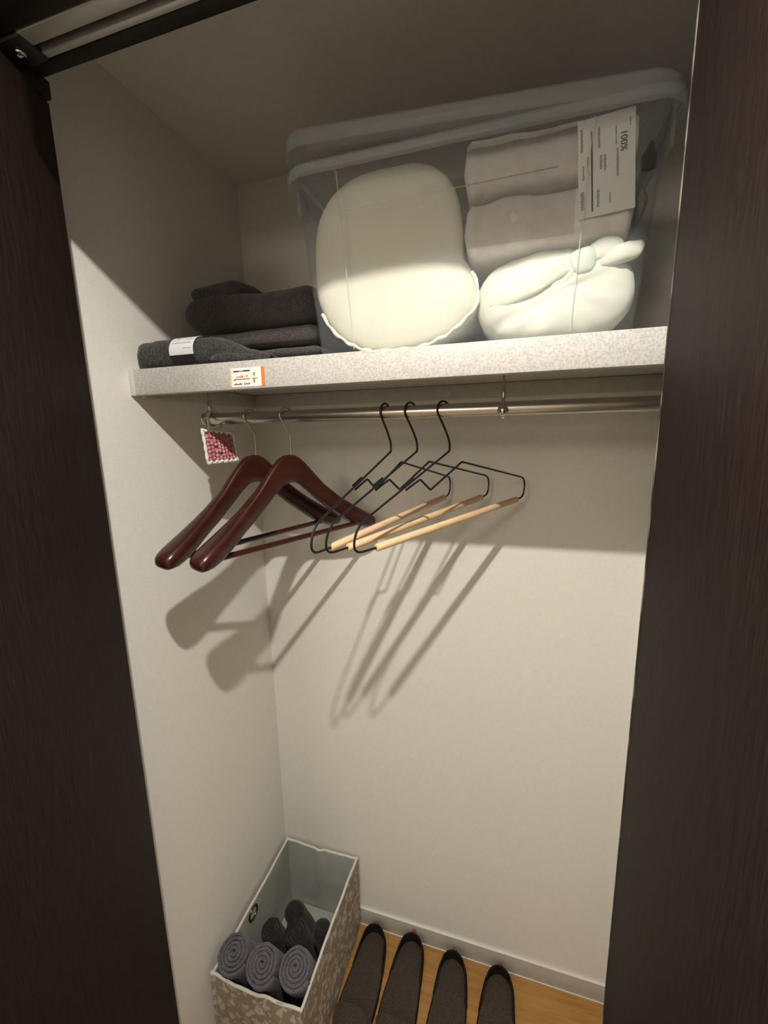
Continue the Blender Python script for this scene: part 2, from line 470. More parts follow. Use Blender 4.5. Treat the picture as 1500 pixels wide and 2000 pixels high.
# ------------------------------------------------------------------ shelf
ST, SB, SY = 1.6207, 1.5765, -0.381
sh = thing('closet_shelf', 'speckled off-white shelf with a deep front lip spanning the closet', 'shelf')
box('shelf_board', (0.0, SY + 0.018, ST - 0.016), (XR, -0.0005, ST - 0.0006), SHELF, sh, 0.0008)
box('front_lip', (0.0125, SY, SB), (XR, SY + 0.018, ST), SHELF, sh, 0.0018)
box('end_cap', (0.0004, SY + 0.0006, SB - 0.0006), (0.0119, SY + 0.018, ST - 0.0006), SHELFEDGE, sh, 0.0014)
box('batten', (0.0145, -0.0145, 1.5735), (XR, -0.0005, ST - 0.0166), BASE, sh, 0.001)
box('batten', (0.0005, SY + 0.019, 1.5735), (0.0140, -0.0005, ST - 0.0166), BASE, sh, 0.001)

# sticker on the lip (flat print built as thin layers)
stk = thing('sticker', 'small white sticker with orange side bars on the shelf lip', 'sticker')


def quad(parent, name, x0, x1, z0, z1, y, mt, t=0.0003):
    return box(name, (x0, y - t, z0), (x1, y, z1), mt, parent)


sx, sz, sy = 0.2110, 0.5800 + 1.0, SY - 0.0002
quad(stk, 'paper', sx, sx + 0.0655, sz, sz + 0.0295, sy, PAPER, 0.0004)
fy = sy - 0.0004
quad(stk, 'orange_bar', sx, sx + 0.0028, sz + 0.0005, sz + 0.0290, fy, ORANGEP)
quad(stk, 'orange_bar', sx + 0.0590, sx + 0.0655, sz, sz + 0.0295, fy, ORANGE)
pr = MB()
for (x0, x1, z0, z1) in ((.0075, .0185, .0232, .0252), (.0190, .0255, .0236, .0248), (.0260, .0385, .0234, .0256)):
    pr.box((sx + x0, fy - 0.0002, sz + z0), (sx + x1, fy, sz + z1))
rnd = random.Random(4)
x = .0075
while x < .037:
    wd = rnd.uniform(.0010, .0022)
    if not (.0225 < x < .0255):
        pr.box((sx + x, fy - 0.0002, sz + .0032), (sx + x + wd * .75, fy, sz + .0032 + rnd.uniform(.0014, .0030)))
    x += wd
pr.build('lettering', INK, stk, sm=False)
pr = MB()
pr.box((sx + .009, fy - 0.0002, sz + .0112), (sx + .0375, fy, sz + .0128)).box((sx + .0075, fy - 0.0002, sz + .0098), (sx + .0105, fy, sz + .0116))
pr.box((sx + .0445, fy - 0.0002, sz + .0165), (sx + .0475, fy, sz + .0215)).box((sx + .0425, fy - 0.0002, sz + .0118), (sx + .0520, fy, sz + .0130)).box((sx + .0440, fy - 0.0002, sz + .0055), (sx + .0470, fy, sz + .0118))
pr.build('green_figure', OLIVE, stk, sm=False)
pr = MB()
for (x0, x1, z0, z1) in ((.0125, .0200, .0150, .0163), (.0205, .0260, .0145, .0175), (.0300, .0345, .0155, .0172), (.0190, .0260, .0110, .0128)):
    pr.box((sx + x0, fy - 0.0003, sz + z0), (sx + x1, fy, sz + z1))
pr.build('red_print', REDINK, stk, sm=False)

# ------------------------------------------------------------------ hanging rod with its two brackets
RY, RZ, RR = -0.265, 1.5362, 0.0115
rod = thing('hanging_rod', 'brushed steel hanging rod under the shelf on two screw brackets', 'rod')
b = MB()
b.tube([(0.066, RY, RZ), (XR - 0.001, RY, RZ)], RR, 28)
b.build('tube', STEEL, rod)
e = MB(); e.tube([(0.0595, RY, RZ), (0.0605, RY, RZ), (0.0655, RY, RZ), (0.0665, RY, RZ)], [0.010, 0.0125, 0.0125, 0.0118], 28)
e.build('end_cap', STEEL, rod)
for bx in (0.0735, 0.640):
    g = MB(); g.tube([(bx, RY + 0.0148 * math.cos(a), RZ + 0.0148 * math.sin(a)) for a in [2 * math.pi * i / 28 for i in range(28)]], 0.0027, 8, True)
    br = g.build('bracket', CHROME, rod)
    s_ = MB(); s_.tube([(bx, RY, RZ + 0.014), (bx, RY, RZ + 0.018), (bx, RY, RZ + 0.034), (bx, RY, RZ + 0.036)], [0.0030, 0.0040, 0.0040, 0.0030], 12)
    s_.build('sleeve', CHROME, br)
    s_ = MB(); s_.tube([(bx, RY, RZ + 0.036), (bx, RY, ST - 0.0165)], 0.0022, 10)
    s_.build('threaded_stem', CHROME, br)
    if bx > 0.3:
        s_ = MB(); s_.sphere((bx, RY - 0.0150, RZ - 0.0035), 0.0088, 16, 12)
        s_.build('set_knob', CHROME, br)


# ------------------------------------------------------------------ hangers
def place(o, xc, ang):
    o.location = (xc, RY, RZ)
    o.rotation_euler = (0, 0, R(ang))


def hook_arc(r, a0, a1, n=16):
    return [(r * math.cos(R(a0 + (a1 - a0) * i / n)), 0, 0.0012 + r * math.sin(R(a0 + (a1 - a0) * i / n))) for i in range(n + 1)]


def wood_hanger(xc, ang, label):
    """Local frame: x along the hanger, y its thickness, z up, origin at the rod axis."""
    t = thing('wooden_hanger', label, 'hanger', 'dark wooden coat hangers')
    topt = [(0, -0.0715), (.012, -0.0730), (.034, -0.0870), (.055, -0.1080), (.078, -0.1325), (.115, -0.1610), (.163, -0.1925), (.190, -0.2080), (.207, -0.2185), (.217, -0.2285)]
    bott = [(0, -0.1255), (.012, -0.1265), (.034, -0.1400), (.060, -0.1620), (.090, -0.1850), (.130, -0.2140), (.172, -0.2405), (.190, -0.2470), (.205, -0.2480), (.217, -0.2400)]
    thk = [(0, .0165), (.03, .017), (.07, .021), (.12, .032), (.17, .046), (.20, .048), (.210, .042), (.217, .022)]
    rings = []
    us = [-.2175, -.216, -.2125, -.207, -.199, -.188, -.172, -.155, -.135, -.115, -.095, -.078, -.062, -.048, -.034, -.022, -.012, 0]
    us = us + [-u for u in us[:-1]][::-1]
    for u in us:
        a = abs(u)
        zt, zb, th = interp(topt, a), interp(bott, a), interp(thk, a)
        if a > .216: zt, zb, th = -0.2310, -0.2375, .012
        ring = []
        zc, hz = (zt + zb) / 2, (zt - zb) / 2
        yo = -0.020 * (a / .22) ** 2          # shoulders swept forward
        for k in range(20):
            c = 2 * math.pi * k / 20
            cc, ss = math.cos(c), math.sin(c)
            ex = 0.55 if a < 0.1 else 0.8
            yy = math.copysign(abs(cc) ** ex, cc) * th / 2
            zz = math.copysign(abs(ss) ** ex, ss) * hz
            ring.append((u, yo + yy, zc + zz))
        rings.append(ring)
    MB().loft(rings).build('body', MAHOG, t, ang=60)
    g = MB(); g.tube([(-.185, -.0155, -.2345), (.185, -.0155, -.2345)], .0052, 12)
    g.build('trouser_bar', MAHOG, t)
    pts = [(.007, 0, -.0735), (.007, 0, -.036)] + [(.006, 0, -.031), (-.006, 0, -.014)] + [Vector(p) for p in hook_arc(0.0152, 190, -15)]
    g = MB(); g.tube(fillet(pts[:1] + [pts[1]] + pts[2:4], [0.008, 0.004], 4)[:-1] + [Vector(p) for p in pts[4:]], .0017, 10)
    g.build('hook', CHROME, t)
    place(t, xc, ang)
    return t


wood_hanger(0.1655, 71.9, 'dark mahogany wooden hanger hanging nearest the left wall')
wood_hanger(0.2440, 68.2, 'dark mahogany wooden hanger beside the black wire hangers')


def wire_hanger(xc, ang, tilt, label):
    t = thing('wire_hanger', label, 'hanger', 'black wire hangers with beech bars')
    Z = 1.5362
    W = lambda u, z: Vector((u, 0, z - Z))
    pts = [Vector(p) for p in hook_arc(0.0148, -5, 205, 18)]
    body = [W(.004, 1.507), W(.0165, 1.484), W(.0165, 1.4685), W(-.1895, 1.3655), W(-.1985, 1.324), W(-.1535, 1.3263)]
    path = pts[:] + fillet([pts[-1]] + body, [.012, .010, .0035, .026, .022], 8)[1:]
    g = MB(); g.tube(path, .0019, 8)
    far = [W(.228, 1.3580), W(.2550, 1.3620), W(.2600, 1.4010), W(.0500, 1.4475), W(-.0315, 1.4045), W(-.0560, 1.4245), W(-.078, 1.4135), W(-.0865, 1.4095)]
    far = [p + Vector((0, .0022 if i in (6, 7) else 0, 0.0)) for i, p in enumerate(far)]
    g.tube(fillet(far, [.020, .024, .0035, .0035, .003, .002], 8), .0019, 8)
    g.build('wire', BLACK, t)
    a, c = W(-.1525, 1.3263), W(.229, 1.3580)
    g = MB(); d = (c - a).normalized()
    g.tube([a, a + d * .0006, a + d * .0012, c - d * .0012, c - d * .0006, c], [.0050, .0060, .0063, .0063, .0060, .0050], 16)
    g.build('trouser_bar', BEECH, t)
    g = MB(); g.tube([W(-.094, 1.4165), W(-.072, 1.4275)], .0027, 8)
    g.build('clip', BLACK, t)
    place(t, xc, ang)
    t.rotation_euler = (Matrix.Rotation(R(ang), 3, 'Z') @ Matrix.Rotation(-R(tilt), 3, 'Y')).to_euler()
    return t


wire_hanger(0.4401, 71.7, -.6, 'black wire hanger with beech bar closest to the wooden hangers')
wire_hanger(0.4858, 61.8, .35, 'black wire hanger with beech bar, middle one of the three')
wire_hanger(0.5427, 57.0, 0, 'black wire hanger with beech bar closest to the right door')

# ------------------------------------------------------------------ crochet tag on the rod end
ct = thing('crochet_tag', 'pink crocheted square with white border hanging from the rod end', 'crochet tag')
n = 8
TL, TR, BL, BR = Vector((.0905, -.3160, 1.5150)), Vector((.1130, -.2480, 1.5085)), Vector((.0985, -.3160, 1.4515)), Vector((.1160, -.2480, 1.4525))
TN = (TR - TL).cross(TL - BL).normalized()         # faces the room
if TN.y > 0: TN = -TN


def cpt(u, v):     # u right, v up, 0..1, a limp slightly skewed square turned towards the left wall
    return BL.lerp(BR, u).lerp(TL.lerp(TR, u), v) + TN * 0.003 * math.sin(3 * u + 2 * v)


g = MB()
for i in range(n):
    for j in range(n):
        if (i * 3 + j * 5) % 7 == 0 and j > 0: continue
        c = cpt((i + .9) / (n + .8), (j + .9 + .25 * (i % 2)) / (n + .8))
        g.sphere(c, .0039, 8, 6, (.8, .95, 1.0))
g.add([cpt(u, v) - TN * d for d in (.001, .003) for u, v in ((.05, .05), (.95, .05), (.95, .95), (.05, .95))],
      [(0, 1, 2, 3), (7, 6, 5, 4), (0, 4, 5, 1), (1, 5, 6, 2), (2, 6, 7, 3), (3, 7, 4, 0)])
g.build('pink_stitches', PINK, ct, ang=80)
g = MB()
edge = []
for i in range(12): edge.append(cpt(i / 12, 0))
for i in range(12): edge.append(cpt(1, i / 12))
for i in range(12): edge.append(cpt(1 - i / 12, 1))
for i in range(12): edge.append(cpt(0, 1 - i / 12))
g.tube(edge, [.0030 + .0009 * math.sin(i * 2.1) for i in range(48)], 8, True)
for i in range(6):
    for v in (0.03, 0.97):
        g.sphere(cpt(.09 + i * .165, v) + TN * .0022, .0033, 8, 6)
g.build('white_border', YARN, ct, ang=80)
g = MB()
lp = spline([cpt(.26, 1.0), (0.0880, -0.2900, 1.5250), (0.0840, -0.2860, 1.5400), (0.0825, -0.2720, 1.5530), (0.0825, -0.2570, 1.5520), (0.0840, -0.2480, 1.5360), (0.0900, -0.2580, 1.5195), cpt(.40, 1.0)], 6)
g.tube(lp, .0027, 8)
g.build('hanging_loop', YARN, ct, ang=80)


# ------------------------------------------------------------------ soft slabs (folded cloth)
def soft_slab(name, x0, x1, y0, y1, z0, z1, mt, parent, nx=36, amp=0.004, sc=14, seed=0, top=None, ex=0.5, er=1.1):
    """Folded cloth layer: rounded section swept along x, surface gently uneven. top(u) adds to the upper side."""
    rings = []
    seg = 28
    r = (z1 - z0) / 2
    for i in range(nx + 1):
        u = i / nx
        e = min(1.0, math.sqrt(max(0.0, 1 - (1 - min(1, min(u, 1 - u) * (x1 - x0) / (r * er))) ** 2)) + 0.03)
        ring = []
        for k in range(seg):
            a = 2 * math.pi * k / seg
            c, s = math.cos(a), math.sin(a)
            yy = math.copysign(abs(c) ** 0.45, c) * (y1 - y0) / 2 * (0.80 + 0.20 * e)
            zz = math.copysign(abs(s) ** ex, s) * r * e
            p = Vector((x0 + (x1 - x0) * u, (y0 + y1) / 2 + yy, (z0 + z1) / 2 + zz))
            d = fbm((p.x + seed, p.y, p.z), sc, 3) * amp
            if s > 0 and top: p.z += top(u) * s
            lowside = s < -0.2
            p += Vector((0, c, 0.0 if lowside else s)) * d
            ring.append(p)
        rings.append(ring)
    return MB().loft(rings).build(name, mt, parent, ang=70)


bt = thing('bath_towel', 'folded charcoal bath towel at the back of the shelf left of the box', 'towel')
soft_slab('towel_layer', 0.080, 0.318, -0.262, -0.030, 1.6212, 1.6420, TOWEL_D, bt, amp=.003, seed=1)
soft_slab('towel_layer', 0.105, 0.318, -0.268, -0.030, 1.6425, 1.6620, TOWEL_D, bt, amp=.003, seed=2)
soft_slab('towel_layer', 0.075, 0.318, -0.270, -0.030, 1.6625, 1.7000, TOWEL_D, bt, amp=.003, seed=3)
soft_slab('towel_fold', 0.034, 0.320, -0.280, -0.040, 1.6985, 1.7660, TOWEL_D, bt, amp=.005, seed=4, ex=.7,
          top=lambda u: 0.012 * math.exp(-((u - .30) / .12) ** 2) + 0.004 * u - 0.006 * math.exp(-((u - .05) / .08) ** 2))
soft_slab('folded_corner', 0.052, 0.160, -0.272, -0.120, 1.7500, 1.7900, TOWEL_D, bt, nx=20, amp=.004, seed=9, ex=.8,
          top=lambda u: 0.012 * (u - .4))

ft = thing('face_towel', 'small rolled dark grey towel with a white label band on the shelf front', 'towel')


def roll_body(name, pts, rx, rz, mt, parent, n=5, amp=.0022, seg=24, seed=0, cap=0.35):
    """Soft tube along pts with per-point half sizes (horizontal rx, vertical rz)."""
    P = spline(pts, n)
    A = spline([(a, b, 0) for a, b in zip(rx, rz)], n)
    rings = []
    N = len(P)
    for i, p in enumerate(P):
        t = (P[min(i + 1, N - 1)] - P[max(i - 1, 0)]).normalized()
        x = t.cross(Vector((0, 0, 1))).normalized()
        y = x.cross(t)
        ring = []
        for k in range(seg):
            a = 2 * math.pi * k / seg
            c, s = math.cos(a), math.sin(a)
            q = p + x * A[i].x * math.copysign(abs(c) ** .8, c) + y * A[i].y * math.copysign(abs(s) ** .8, s)
            d = fbm((q.x + seed, q.y, q.z), 40, 3) * amp
            q += (x * c + y * max(s, -0.3)) * d
            ring.append(q)
        rings.append(ring)
    return MB().loft(rings).build(name, mt, parent, ang=75)


fr_, fz = .0255, .0235
roll_body('towel_roll', [(0.0045, -.345, 1.6460), (0.009, -.345, 1.6460), (0.018, -.345, 1.6462), (0.050, -.344, 1.6464), (0.10, -.342, 1.6464), (0.150, -.340, 1.6462), (0.172, -.338, 1.6440), (.195, -.334, 1.6400), (.222, -.330, 1.6345), (.246, -.326, 1.6310), (.262, -.322, 1.6290), (.266, -.322, 1.6285)],
          [.008, .018, .0245, .0262, .0262, .0262, .0270, .029, .031, .032, .028, .012], [.007, .017, .0228, .0243, .0243, .0240, .0222, .0180, .0128, .0094, .0072, .003], TOWEL_F, ft, seed=3)
roll_body('inner_fold', [(.165, -.362, 1.6290), (.172, -.362, 1.6300), (.200, -.360, 1.6305), (.235, -.356, 1.6285), (.262, -.352, 1.6265)], [.004, .009, .010, .009, .003], [.003, .0065, .0078, .0062, .002], TOWEL_F, ft, seed=8)
g = MB()
rings = []
for xx in (0.0865, 0.0985, 0.111, 0.1235, 0.136):
    ring = []
    for k in range(15):
        a = R(92 + k * 7.3)
        ring.append((xx, -.3435 + math.cos(a) * .0285, 1.6464 + math.sin(a) * .0265))
    rings.append(ring)
inner = [[(p[0], -.3435 + (p[1] + .3435) * .985, 1.6464 + (p[2] - 1.6464) * .985) for p in r][::-1] for r in rings]
g.loft([a + b_ for a, b_ in zip(rings, inner)])
lb = g.build('label_band', PAPERB, ft, ang=60)


def on_band(x, deg, off=.0002):
    a = R(deg)
    return Vector((x, -.3435 + math.cos(a) * (.0285 + off), 1.6464 + math.sin(a) * (.0265 + off)))


g = MB()
rnd = random.Random(7)
for deg, xs, xe, hh in ((128, .097, .103, 5), (132, .117, .133, 2.5), (150, .092, .130, 4.0), (172, .116, .132, 3.0)):
    x = xs
    while x < xe:
        wd = rnd.uniform(.0012, .0024)
        h1 = hh * rnd.uniform(.6, 1)
        q = [on_band(x, deg - h1 / 2), on_band(x + wd * .78, deg - h1 / 2), on_band(x + wd * .78, deg + h1 / 2), on_band(x, deg + h1 / 2)]
        q2 = [on_band(x, deg - h1 / 2, -.0002), on_band(x + wd * .78, deg - h1 / 2, -.0002), on_band(x + wd * .78, deg + h1 / 2, -.0002), on_band(x, deg + h1 / 2, -.0002)]
        g.add(q + q2, [(0, 1, 2, 3), (7, 6, 5, 4), (0, 4, 5, 1), (1, 5, 6, 2), (2, 6, 7, 3), (3, 7, 4, 0)])
        x += wd
g.build('lettering', INKG, lb, sm=False)
g = MB(); rings = []
for xx in (0.088, 0.112, 0.135):
    rings.append([(xx, -.3435 + math.cos(R(a)) * .0282, 1.6464 + math.sin(R(a)) * .0262) for a in range(196, 239, 6)] + [(xx, -.3435 + math.cos(R(a)) * .0274, 1.6464 + math.sin(R(a)) * .0254) for a in range(238, 195, -6)])
g.loft(rings); g.build('black_band', BLACKPL, ft)

# ------------------------------------------------------------------ clear storage box
BZ0, BZ1 = ST + 0.0008, 1.878
BY0, BY1 = -0.368, -0.030          # rim front / back
bxo = thing('storage_box', 'clear plastic storage box full of white linens on the shelf', 'storage box')


def rrect(x0, x1, y0, y1, r, z, seg=6):
    out = []
    for cx, cy, a0 in ((x1 - r, y1 - r, 0), (x0 + r, y1 - r, 90), (x0 + r, y0 + r, 180), (x1 - r, y0 + r, 270)):
        for k in range(seg + 1):
            a = R(a0 + 90 * k / seg)
            out.append(Vector((cx + r * math.cos(a), cy + r * math.sin(a), z)))
    return out


def box_ring(t, off=0.0, r=.028):
    """t 0 bottom .. 1 top"""
    x0 = 0.3535 - .0245 * t - off; x1 = 0.8045 + .0235 * t + off
    y0 = -.351 - .0115 * t - off; y1 = -.045 + .010 * t + off
    return rrect(x0, x1, y0, y1, r + off, BZ0 + (BZ1 - BZ0) * t)


g = MB()
rings = [box_ring(t) for t in (1, .8, .6, .4, .2, .06, .02)] + [box_ring(0.0, -.006)]
g.loft(rings, True, False, True)
o = g.build('body', BOXPL, bxo, ang=60)
sol = o.modifiers.new('wall', 'SOLIDIFY'); sol.thickness = .0018; sol.offset = -1
g = MB()
rim = [box_ring(1, o_) for o_ in (0.0, .004, .010, .0125, .0125)]
for rg, dz in zip(rim, (0.0, .0045, .0045, .001, -.012)):
    for p in rg: p.z += dz
g.loft(rim, True, False, False)
o = g.build('rim', RIMPL, bxo, ang=50)
sol = o.modifiers.new('wall', 'SOLIDIFY'); sol.thickness = .0018; sol.offset = 0
# latch strips under the rim ends and moulded seams on the front
for sx_ in (-1, 1):
    xx = 0.3255 if sx_ < 0 else 0.8325
    g = MB(); g.box((min(xx, xx - sx_ * .004), -.335, BZ1 - .040), (max(xx, xx - sx_ * .004), -.300, BZ1 - .004))
    g.build('handle_rib', RIMPL, bxo, bevel=.001)
for xx in (0.4185, 0.7245):
    g = MB()
    t0 = .02
    g.add([], [])
    pts = []
    for t in (.03, .3, .6, .97):
        y0 = -.351 - .0115 * t
        pts.append((xx + (xx - .58) * .10 * t, y0 - .0006, BZ0 + (BZ1 - BZ0) * t))
    g.tube(pts, .0009, 6)
    g.build('moulded_seam', SEAMPL, bxo)
g = MB(); g.tube([(0.395, -.3612, 1.818), (.70, -.3612, 1.8235)], .0006, 6)
g.build('moulded_line', SEAMPL, bxo)

# lid, pushed up at its left end by the contents
ld_ = thing('box_lid', 'clear plastic lid sitting askew on top of the storage box', 'lid')
lid_rings = [rrect(-.262, .262, -.174, .174, .040, z_) for z_ in (0.0,)]
g = MB()
prof = [(.0145, -.020), (.0145, -.002), (.012, .001), (.006, .002), (0, .002), (-.010, .002), (-.014, -.004), (-.030, -.006)]
rings = [[Vector((p.x, p.y, dz)) for p in rrect(-.248 - off, .248 + off, -.160 - off, .160 + off, .032 + off if off > -.03 else .01, 0)] for off, dz in prof]
g.loft(rings, True, False, False)
o = g.build('lid_rim', RIMPL, ld_, ang=50)
sol = o.modifiers.new('wall', 'SOLIDIFY'); sol.thickness = .0016; sol.offset = 0
g = MB(); g.loft([[Vector((p.x, p.y, dz)) for p in rrect(-.218, .218, -.130, .130, .010, 0)] for dz in (-.0068, -.0052)])
g.build('lid_panel', BOXPL, ld_)
LA = math.atan2(1.8955 - 1.9285, .515)
ld_.rotation_euler = (0, -LA, 0)
ld_.location = (0.5765, (BY0 + BY1) / 2 - .001, 1.9115)

# contents ---------------------------------------------------------------------------------------
pb = thing('pillow_bag', 'plump cream cotton bag with piped seam in the box left half', 'pillow')
cx, cz = 0.4745, 1.7480


def bag_outline(a):
    c, s = math.cos(a), math.sin(a)
    if s >= 0:
        k = 2.9; hx, hz = .1310, .1380
        if c > 0: hx = .1050
    else:
        k = 2.15; hx, hz = (.1480 if c > 0 else .1310), .1250
        if c > 0: hx = .1050 + (.1480 - .1050) * min(1, -s * 2.2)
    rr = (abs(c / hx) ** k + abs(s / hz) ** k) ** (-1 / k)
    return Vector((cx + c * rr, 0, cz + s * rr))


rings = []
NA = 72
prof = [(.02, -.3460), (.25, -.3455), (.5, -.3440), (.72, -.3405), (.88, -.3340), (.96, -.3270), (1.0, -.318), (1.0, -.29), (.99, -.24), (.97, -.19), (.93, -.14), (.86, -.105), (.70, -.085), (.35, -.078), (.02, -.077)]
for k, y in prof:
    ring = []
    for i in range(NA):
        a = 2 * math.pi * i / NA
        p = bag_outline(a)
        q = Vector((cx + (p.x - cx) * k, y, cz + (p.z - cz) * k))
        d = fbm((q.x * 1.0 + 5, q.y, q.z), 9, 3) * .004 * min(1, k * 1.6)
        if y < -.30: q.y += d * 1.4
        else: q += Vector((math.cos(a), 0, max(math.sin(a), -.2))) * (d - .002)
        q.z = max(q.z, BZ0 + .004)
        ring.append(q)
    rings.append(ring)
MB().loft(rings).build('body', CREAM, pb, ang=80)
seam = []
for i in range(52):
    a = R(206 + (350 - 206) * i / 51)
    p = bag_outline(a)
    q = Vector((cx + (p.x - cx) * .985, -.3315 + .0012 * math.sin(i * .9), cz + (p.z - cz) * .985 + .0012 * math.sin(i * 1.7)))
    q.z = max(q.z, BZ0 + .0065)
    seam.append(q)
g = MB(); g.tube(seam, [.0026 + .0006 * math.sin(i * 1.3) for i in range(52)], 8)
g.build('piping', CREAMP, pb, ang=80)

tp = thing('towel_pack', 'wrapped stack of folded white towels with a printed label in the box', 'towels')
soft_slab('folded_towel', .5790, .798, -.3420, -.10, 1.8150, 1.8950, PINKW, tp, amp=.004, sc=20, seed=11, ex=.26, er=.35, top=lambda u: -.022 * u)
soft_slab('folded_towel', .5800, .798, -.3425, -.10, 1.7400, 1.8155, PINKW, tp, amp=.005, sc=22, seed=12, ex=.30, er=.4)
g = MB(); g.box((.5830, -.3462, 1.750), (.724, -.3456, 1.874)); g.build('clear_wrap', WRAP, tp, sm=False)
# printed paper label, text running down the sheet
LM = Matrix.Translation((.7290, -.3468, 1.7650)) @ Matrix.Rotation(R(-4.0), 4, 'Y')
lab = MB().box((0, -.0004, 0), (.064, .0, .1110), LM).build('label', PAPER, tp, sm=False)


def mark(mb, x0, x1, z0, z1): mb.box((x0, -.0008, z0), (x1, -.0004, z1), LM)


g = MB(); mark(g, .0148, .0168, .006, .0960); g.build('label_rule', INKB, lab, sm=False)
g = MB()
rnd = random.Random(21)
for (xc_, z0, z1, wd) in ((.0045, .010, .030, .0050), (.0045, .076, .100, .0030), (.0060, .044, .060, .0026), (.0112, .050, .070, .0022), (.0225, .010, .030, .0038), (.0260, .052, .068, .0032), (.0305, .050, .068, .0032), (.0240, .076, .098, .0030), (.0445, .040, .070, .0028), (.0430, .075, .095, .0018), (.036, .012, .024, .0018), (.0585, .092, .100, .0016)):
    z = z0
    while z < z1:
        h = rnd.uniform(.0010, .0024)
        mark(g, xc_ - wd / 2 * rnd.uniform(.6, 1), xc_ + wd / 2 * rnd.uniform(.6, 1), z, z + h * .7)
        z += h
g.build('label_small_print', INKG, lab, sm=False)
fc = bpy.data.curves.new('label_text', 'FONT'); fc.body = '100%'; fc.size = .0105; fc.extrude = .0001
fo = bpy.data.objects.new('label_text', fc); col.objects.link(fo)
fo.matrix_world = LM @ Matrix.Translation((.0480, -.0010, .0885)) @ Matrix.Rotation(R(90), 4, 'X') @ Matrix.Rotation(R(-90), 4, 'Z')
bpy.context.view_layer.update()
dg = bpy.context.evaluated_depsgraph_get()
me = bpy.data.meshes.new_from_object(fo.evaluated_get(dg))
me.transform(fo.matrix_world)
bpy.data.objects.remove(fo)
me.materials.clear()
link('label_text', me, INK, lab)

tb = thing('tied_bundle', 'pale mint cotton bundle tied with a knot under the towel pack', 'bundle')
bx0, bx1, bz0, bz1 = .600, .8075, BZ0 + .003, 1.7435
rings = []
KN = Vector((.735, -.3455, 1.7190))
for iy, (k, y) in enumerate([(.03, -.3440), (.3, -.3435), (.55, -.3415), (.75, -.3375), (.88, -.331), (.96, -.322), (1.0, -.308), (1.0, -.26), (.99, -.20), (.96, -.15), (.85, -.11), (.5, -.095), (.03, -.093)]):
    ring = []
    for i in range(84):
        a = 2 * math.pi * i / 84
        c, s = math.cos(a), math.sin(a)
        kk = 2.6
        hx, hz = (bx1 - bx0) / 2, (bz1 - bz0) / 2
        rr = (abs(c / hx) ** kk + abs(s / hz) ** kk) ** (-1 / kk)
        q = Vector(((bx0 + bx1) / 2 + c * rr * k, y, (bz0 + bz1) / 2 + s * rr * k))
        if y < -.29:
            dv = Vector((q.x - KN.x, 0, q.z - KN.z))
            an = math.atan2(dv.z, dv.x); dd = dv.length
            pleat = math.sin(an * 13 + 2 * math.sin(dd * 60)) * .0035 * math.exp(-dd / .045)
            fold = -.0045 * math.exp(-((dv.z + .030 - dv.x * .38) / .0045) ** 2) * (1 if dv.x < .02 else 0.35)
            q.y += pleat + fold * -1 + fbm((q.x, q.y, q.z + 3), 22, 3) * .006
            q.y = max(q.y, -.3475)
        else:
            q += Vector((c, 0, max(s, 0))) * fbm((q.x, q.y + 2, q.z), 14, 3) * .004
        ring.append(q)
    rings.append(ring)
MB().loft(rings).build('body', MINT, tb, ang=80)


def cloth_lobe(name, pts, wx, wz, mt, parent, seed):
    return roll_body(name, pts, wx, wz, mt, parent, n=6, amp=.0025, seg=18, seed=seed)


cloth_lobe('knot', [(.722, -.340, 1.7130), (.728, -.3415, 1.7150), (.738, -.3425, 1.7175), (.748, -.3415, 1.7195), (.754, -.339, 1.7200)], [.003, .0065, .0080, .0065, .003], [.006, .0140, .0165, .0140, .006], MINTK, tb, 4)
cloth_lobe('tie_tail', [(.742, -.337, 1.7235), (.752, -.3385, 1.7280), (.766, -.339, 1.7300), (.778, -.337, 1.7270), (.784, -.335, 1.7200)], [.003, .0070, .0085, .0070, .002], [.006, .0120, .0145, .0110, .004], MINT, tb, 6)
cloth_lobe('tie_tail', [(.752, -.336, 1.7140), (.764, -.338, 1.7180), (.782, -.339, 1.7225), (.798, -.336, 1.7260), (.808, -.330, 1.7330)], [.003, .0080, .0090, .007, .002], [.005, .0110, .0125, .0110, .004], MINT, tb, 7)
cloth_lobe('tie_band', [(.618, -.333, 1.6850), (.640, -.3395, 1.6890), (.670, -.3425, 1.6990), (.700, -.3430, 1.7090), (.724, -.3415, 1.7140)], [.003, .0050, .0050, .0045, .003], [.010, .017, .018, .014, .007], MINT, tb, 9)

gb = thing('grey_green_pouch', 'dim grey-green cloth pouch behind the label at the box right end', 'pouch')
soft_slab('body', .8000, .8150, -.330, -.12, 1.7460, 1.8380, SAGE, gb, nx=22, amp=.005, sc=18, seed=17, ex=.7)
g = MB(); g.tube([(.811, -.315, 1.826), (.811, -.315, 1.838), (.812, -.315, 1.846), (.813, -.315, 1.856)], [.0085, .0095, .006, .0015], 12); g.build('gathered_top', TOWEL_K, gb)

# ------------------------------------------------------------------ fabric basket
bk = thing('fabric_basket', 'taupe leaf-print fabric basket on the floor in the corner', 'basket')
KX0, KX1, KY0, KY1, KH = 0.0130, 0.2520, -0.3720, -0.0120, 0.250


